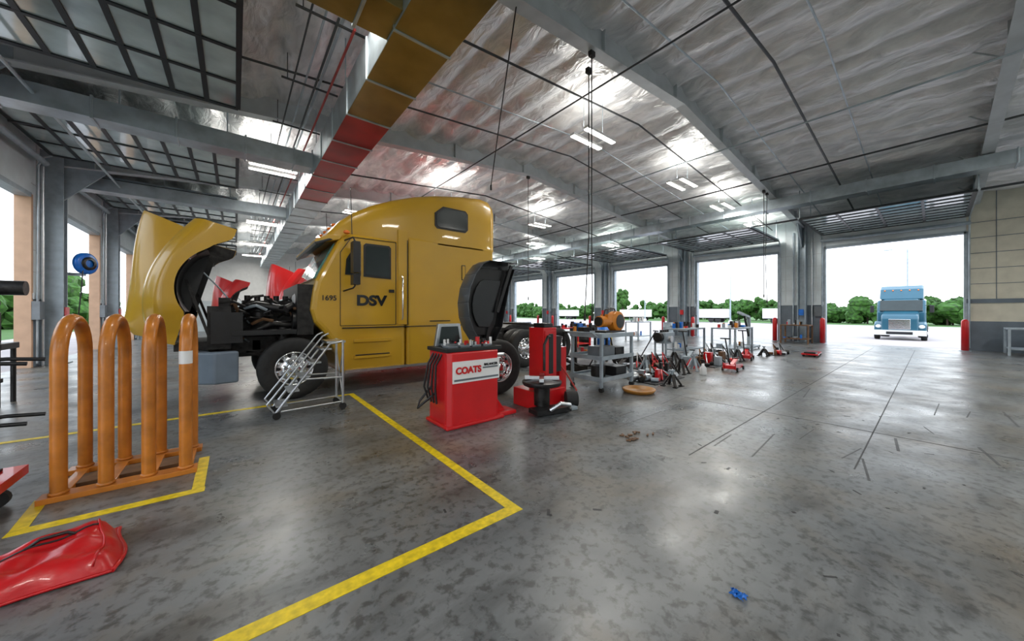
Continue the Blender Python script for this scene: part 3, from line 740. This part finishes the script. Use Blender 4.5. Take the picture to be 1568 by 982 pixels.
def jack_stand(x,y,m,h=.45):
    g=G((x,y,0))
    for a in range(4):
        c,s2=math.cos(pi/4+a*pi/2),math.sin(pi/4+a*pi/2); g.bar((c*.18,s2*.18,0.015),(c*.04,s2*.04,h*.75),.05,.03,m); g.box(c*.18-.04,c*.18+.04,s2*.18-.04,s2*.18+.04,0,.02,m)
    g.lathe([(.05,h*.6),(.05,h*.8)],(0,0,0),(0,0,1),m); g.cyl((0,0,h*.3),(0,0,h),.025,STL); g.box(-.06,.06,-.03,.03,h,h+.03,STL)
    g.tube([(0.05,0,h*.75),(.15,0,h*.7)],.01,BLK,6)
    g.done('jack_stand')
floor_jack(7.6,5.0,.3,DK); floor_jack(8.9,5.6,2.6,DK); floor_jack(10.1,3.3,.1,RED,.9); floor_jack(10.9,4.75,.2,STL); floor_jack(12.7,3.8,.2,RED); floor_jack(6.6,5.6,1.6,DK)
for x,y,m in((7.0,4.5,STL),(8.5,3.9,DK),(8.0,4.55,STL),(9.7,4.15,RED),(9.8,4.7,DK),(12.0,3.8,BLK),(6.9,3.35,DK),(13.4,4.0,RED),(9.2,3.9,STL),(14.2,3.7,DK)): jack_stand(x,y,m,random.choice([.3,.4,.45]))
def parts(x0,x1,y0,y1,n,seed):
    random.seed(seed); g=G()
    g.box(x0,x1,y0,y1,.0,.02,BLK)
    for _ in range(n):
        x=random.uniform(x0,x1-.1);y=random.uniform(y0,y1-.1);h=random.uniform(.05,.36); m=random.choice([DK,DK,BLK,STL,ALU,BRN,RED])
        r=random.random()
        if r<.4: g.box(x,x+random.uniform(.05,.25),y,y+random.uniform(.05,.2),.02,h,m)
        elif r<.75:
            a=random.uniform(0,pi); q=random.uniform(.04,.1); g.cyl((x,y,q+.02),(x+.15*math.cos(a),y+.15*math.sin(a),q+.02),q,m,seg=12)
        else: g.tube([(x,y,.05),(x+.15,y+.1,h+.1),(x+.35,y,.06)],.018,m,6)
    g.done('machine_parts',bevel=.004)
parts(6.7,8.0,3.6,4.2,34,3); parts(8.2,9.5,4.4,5.1,38,4); parts(10.0,11.6,3.7,4.4,32,5); parts(11.8,13.2,4.4,5.0,26,6); parts(14.5,15.6,3.2,3.7,12,8)
g=G(); g.lathe([(0,0),(.07,0),(.075,.02),(.075,.16),(.03,.22),(.03,.26),(0,.26)],(8.75,3.5,0),(0,0,1),WHT); g.tube([(8.68,3.5,.2),(8.66,3.5,.15),(8.69,3.5,.1)],.01,WHT,6); g.done('fluid_jug')
def drum(x,y,m,nm='oil_drum',h=.88,r=.29):
    g=G(); g.lathe([(0,0),(r,0),(r,h*.33-.02),(r+.012,h*.33),(r,h*.33+.02),(r,h*.66-.02),(r+.012,h*.66),(r,h*.66+.02),(r,h),(r-.02,h),(r-.02,h-.02),(0,h-.02)],(x,y,0),(0,0,1),m); g.cyl((x+r*.5,y,h-.02),(x+r*.5,y,h+.01),.03,STL); g.done(nm)
drum(12.8,9.3,BLU); drum(13.5,9.7,YLW); drum(12.2,9.9,DK); drum(20.9,10.4,STL); drum(14.5,16.4,BLU)
def bench(x0,x1,y0,y1,h,m,nm='work_bench',junk=14):
    g=G(); g.box(x0,x1,y0,y1,h-.05,h,m); g.box(x0+.05,x1-.05,y0+.05,y1-.05,.2,.24,m)
    for x in(x0+.03,x1-.03):
        for y in(y0+.03,y1-.03): g.box(x-.03,x+.03,y-.03,y+.03,0,h-.05,m)
    for _ in range(junk):
        x=random.uniform(x0+.1,x1-.25);y=random.uniform(y0+.1,y1-.2);w=random.uniform(.06,.22);zz=random.choice([h,h,.24]);hh=random.uniform(.05,.25)
        mm=random.choice([RED,DK,STL,BLU,ORR,WHT,BLK,DK])
        if random.random()<.5: g.box(x,x+w,y,y+w*.7,zz,zz+hh,mm)
        else: g.cyl((x+.07,y+.07,zz),(x+.07,y+.07,zz+hh),.05,mm,seg=12)
    g.done(nm,bevel=.005)
bench(11.6,13.2,5.2,5.9,.95,STL,junk=22); bench(13.4,15.2,4.3,5.1,.95,STL,junk=22); bench(20.7,21.9,-3.2,-1.6,.95,STL); bench(20.9,21.8,3.7,4.8,.9,BRN,'parts_shelf'); bench(9.6,11.4,8.9,9.6,.9,RED,'work_bench'); bench(16.5,17.8,9.8,10.6,1.0,STL)
bench(7.4,8.9,6.3,6.8,.95,DK,'tool_bench',junk=20)
g=G()
g.box(10.6,11.2,5.35,5.75,.5,.85,STL); g.cyl((10.6,5.55,.7),(10.45,5.55,.7),.15,DK); g.cyl((10.8,5.35,.65),(10.8,5.25,.65),.1,ALU)
for x in(10.65,11.15):
    for y in(5.37,5.73): g.bar((x,y,.5),(x,y,.06),.05,.05,STL)
g.bar((10.4,5.35,.08),(11.4,5.35,.08),.06,.06,STL); g.bar((10.4,5.75,.08),(11.4,5.75,.08),.06,.06,STL)
for i in range(4): g.cyl((10.7+.13*i,5.55,.85),(10.7+.13*i,5.55,.93),.05,DK)
for x in(10.45,11.35):
    for y in (5.35,5.75): g.cyl((x,y-.02,.03),(x,y+.02,.03),.03,RUB)
g.done('engine_on_stand',bevel=.01)
g=G()
for y in(4.6,5.3): g.box(15.6,17.0,y-.04,y+.04,.06,.14,STL)
g.box(16.9,17.0,4.56,5.34,.06,.14,STL); g.box(16.88,17.0,4.9,5.0,.1,1.3,STL); g.bar((16.95,4.95,1.3),(15.7,4.95,1.5),.09,.09,STL); g.cyl((16.9,4.95,.5),(16.4,4.95,1.35),.04,BLK)
g.tube([(15.72,4.95,1.48),(15.72,4.95,1.1)],.01,DK)
for x in(15.7,16.95):
    for y in(4.6,5.3): g.cyl((x,y-.02,.04),(x,y+.02,.04),.04,RUB)
g.done('shop_crane')
g=G(); g.prism([(14.9,2.4),(16.1,2.5),(16.15,2.9),(14.95,2.85)],'xy',.07,.11,RED); g.box(14.98,15.3,2.48,2.78,.11,.16,BLK)
for x in(15.05,15.95):
    for y in(2.52,2.8): g.cyl((x-.01,y,.035),(x+.01,y,.035),.035,RUB); g.bar((x,y,.03),(x,y,.08),.02,.02,ALU)
g.done('mechanic_creeper')
for (d0,d1) in bays[1:]:
    for y in(d0+.05,d1-.02):
        g=G(); g.lathe([(0,0),(.1,0),(.1,1.12),(.085,1.18),(.05,1.22),(0,1.23)],(21.95,y,0),(0,0,1),RED,20); g.lathe([(.15,0),(.15,.02),(.1,.02)],(21.95,y,0),(0,0,1),STL); g.done('bollard')
def drop(pts,nm='hose_drop',box=None):
    g=G(); g.tube(pts,.012,BLK,6)
    p=pts[0]; g.box(p[0]-.06,p[0]+.06,p[1]-.04,p[1]+.04,p[2]-.02,p[2]+.08,DK)
    q=pts[-1]; g.cyl(q,(q[0],q[1],q[2]-.12),.025,BLK)
    g.done(nm)
drop([(5.4,4.2,6.5),(5.4,4.2,3),(5.42,4.2,1.45)]); drop([(5.5,4.35,6.3),(5.5,4.35,3),(5.5,4.45,1.45)])
drop([(3.5,4.2,6.45),(4.2,5.6,5.35),(4.85,6.8,4.6)]); drop([(16.1,4.2,6.2),(16.1,4.2,3.5),(16.1,4.2,2.2)]); drop([(16.5,4.2,6.2),(16.5,4.25,3.5),(16.5,4.2,2.0)]); drop([(9,10.1,6.8),(9,10.1,4),(9,10.1,2.1)])

# ------------------------------------------------------------------ outside
random.seed(21)
g=G()
v=[(XR+.2,-80,-.0),(XR+.2,120,-.0),(34,120,-.4),(34,-80,-.4),(75,-80,-.5),(75,120,-.5)]
g.add(v,[(0,1,2,3),(3,2,5,4)],ASPH); g.add([(75,-80,-.5),(75,120,-.5),(400,500,-.4),(400,-500,-.4)],[(0,1,2,3)],GRS)
g.done('ground_pavement')
g=G(); g.add([(XL-.2,-60,-.02),(XL-.2,120,-.02),(-10,120,-.05),(-10,-60,-.05)],[(0,1,2,3)],ASPH); g.add([(-10,-60,-.05),(-10,120,-.05),(-90,140,0),(-90,-80,0)],[(0,1,2,3)],GRS); g.done('ground_verge')
def treeline(nm,n,fx,fy,h0,h1,r0,r1,k=10):
    g=G()
    for i in range(n):
        t=i/n; x=fx(t)+random.uniform(-2,2); y=fy(t)+random.uniform(-1.5,1.5); h=random.uniform(h0,h1)
        g.cyl((x,y,-.5),(x,y,h*.6),.12,BARK,seg=6)
        for _ in range(k):
            r=random.uniform(r0,r1); g.sph((x+random.uniform(-1.6,1.6),y+random.uniform(-2,2),random.uniform(.3,h-r)),(r,r,r*.85),LEAF,10,.28)
    g.done(nm)
treeline('tree_line',150,lambda t:94+8*math.sin(t*20),lambda t:-60+260*t,2.6,5.6,.6,1.3,14)
treeline('tree_line',34,lambda t:-17+2*math.sin(t*9),lambda t:2+70*t,3,7,.6,1.2,14)
g=G();x,y=80,52
g.cyl((x,y,-.5),(x,y,5),.2,BARK)
for _ in range(60):
    r=random.uniform(.4,.9); a=random.uniform(0,2*pi); q=random.uniform(0,2.2); g.sph((x+q*math.cos(a),y+q*math.sin(a),random.uniform(3.2,8.0-q*.6)),r,LEAF,10,.28)
g.done('deciduous_tree')
for x,y,h in((60,10,9),(62,2,9),(66,22,10),(70,40,10),(64,-6,9)):
    g=G(); g.cyl((x,y,-.5),(x,y,h),.12,STL,r1=.07,seg=10); g.bar((x,y,h),(x,y+1.4,h+.1),.07,.07,STL); g.box(x-.15,x+.15,y+1.2,y+1.9,h+.03,h+.15,STL); g.cyl((x,y,-.5),(x,y,.1),.3,WHT); g.done('street_lamp')
def trailer(x,y,L=12):
    g=G((x,y,-.45)); g.box(0,2.5,0,L,.9,2.6,WHTP); g.box(.1,2.4,0,L,.75,.9,DK)
    for k in range(1,12): g.box(-.01,0,k*L/12,k*L/12+.03,.95,2.55,STL)
    for yy in(1.2,2.4):
        for xx in(.1,2.1): g.cyl((xx,yy,.5),(xx+.3,yy,.5),.5,RUB)
    for xx in(.4,2.0): g.box(xx,xx+.1,L-2.5,L-2.4,0,.8,STL)
    g.done('box_trailer',bevel=.02)
trailer(72,25,10); trailer(74,64,10); trailer(72,15,4); trailer(74,42,7)
E=empty('delivery_truck',(36,1.5,-.42)); o3=(35.2,1.5,-.42)
g=G(o3)
g.prism([(0,.55),(0,1.5),(.15,1.75),(1.3,1.95),(1.75,2.8),(1.9,2.9),(3.6,3.0),(3.6,.55)],'xz',-.85,.85,TEAL)
g.prism([(.15,.6),(.15,1.1),(.5,1.3),(1.1,1.25),(1.35,.9),(1.35,.6)],'xz',-1.2,1.2,TEAL)
g.prism([(1.35,1.0),(1.35,1.9),(1.75,2.78),(3.6,2.9),(3.6,.5),(1.5,.5)],'xz',-1.15,1.15,TEAL)
g.prism([(1.8,2.85),(2.3,3.6),(2.8,3.85),(3.6,3.9),(3.6,2.85)],'xz',-1.05,1.05,TEAL)
g.done('cab_body',E,.1,3,ang=30)
g=G(o3)
g.prism([(1.28,2.02),(1.68,2.78),(1.74,2.72),(1.36,2.0)],'xz',-1.0,1.0,GLS)
g.box(-.04,0.03,-.5,.5,.75,1.45,CHR)
for i in range(7): g.box(-.06,-.03,-.5,.5,.8+.09*i,.83+.09*i,BLK)
g.box(-.15,.25,-1.2,1.2,.35,.7,WHTP); g.box(-.17,-.12,-.6,.6,.42,.6,BLK)
for s2 in(-1,1):
    g.sph((.2,s2*.98,.95),(.12,.17,.13),WHT,12); g.box(1.5,1.6,s2*1.4-.1,s2*1.4+.1,1.9,2.4,BLK); g.bar((1.6,s2*1.1,2.4),(1.55,s2*1.4,2.4),.03,.03,BLK)
for i in range(5): g.sph((2.2,-.8+.4*i,3.5),.05,AMB,8)
g.done('cab_trim',E,.02)
g=G(o3); wheel(g,.75,-1.22,.5,.28,1); wheel(g,.75,1.22,.5,.28,-1); wheel(g,5.2,-1.22,.5,.5,1); wheel(g,5.2,1.22,.5,.5,-1); g.box(3.5,6.5,-.45,.45,.7,.95,DK); g.done('chassis',E)

# ------------------------------------------------------------------ world, sun, camera
w=bpy.data.worlds.new('World'); S.world=w; w.use_nodes=True
N=w.node_tree.nodes;L=w.node_tree.links; bg=N['Background']
tc=N.new('ShaderNodeTexCoord'); sx=N.new('ShaderNodeSeparateXYZ'); cr=N.new('ShaderNodeValToRGB')
L.new(tc.outputs['Generated'],sx.inputs[0]); L.new(sx.outputs['Z'],cr.inputs['Fac']); L.new(cr.outputs[0],bg.inputs['Color'])
e=cr.color_ramp.elements; e[0].position=0;e[0].color=(.95,.98,1,1);e[1].position=.6;e[1].color=(.74,.86,1,1)
bg.inputs['Strength'].default_value=3.3
sl=bpy.data.lights.new('sun','SUN'); sl.energy=1.0; sl.angle=.5; so=bpy.data.objects.new('sun',sl); so.rotation_euler=(.4,.5,0); C.objects.link(so)
cd=bpy.data.cameras.new('camera'); cam=bpy.data.objects.new('camera',cd); C.objects.link(cam)
cam.location=(0,0,1.5); cam.rotation_euler=(pi/2,0,math.radians(-39)); cd.sensor_width=36; cd.lens=12.02; cd.shift_y=-.008; cd.clip_start=.05; cd.clip_end=1000
S.camera=cam
S.view_settings.view_transform='Standard'
S.view_settings.exposure=0
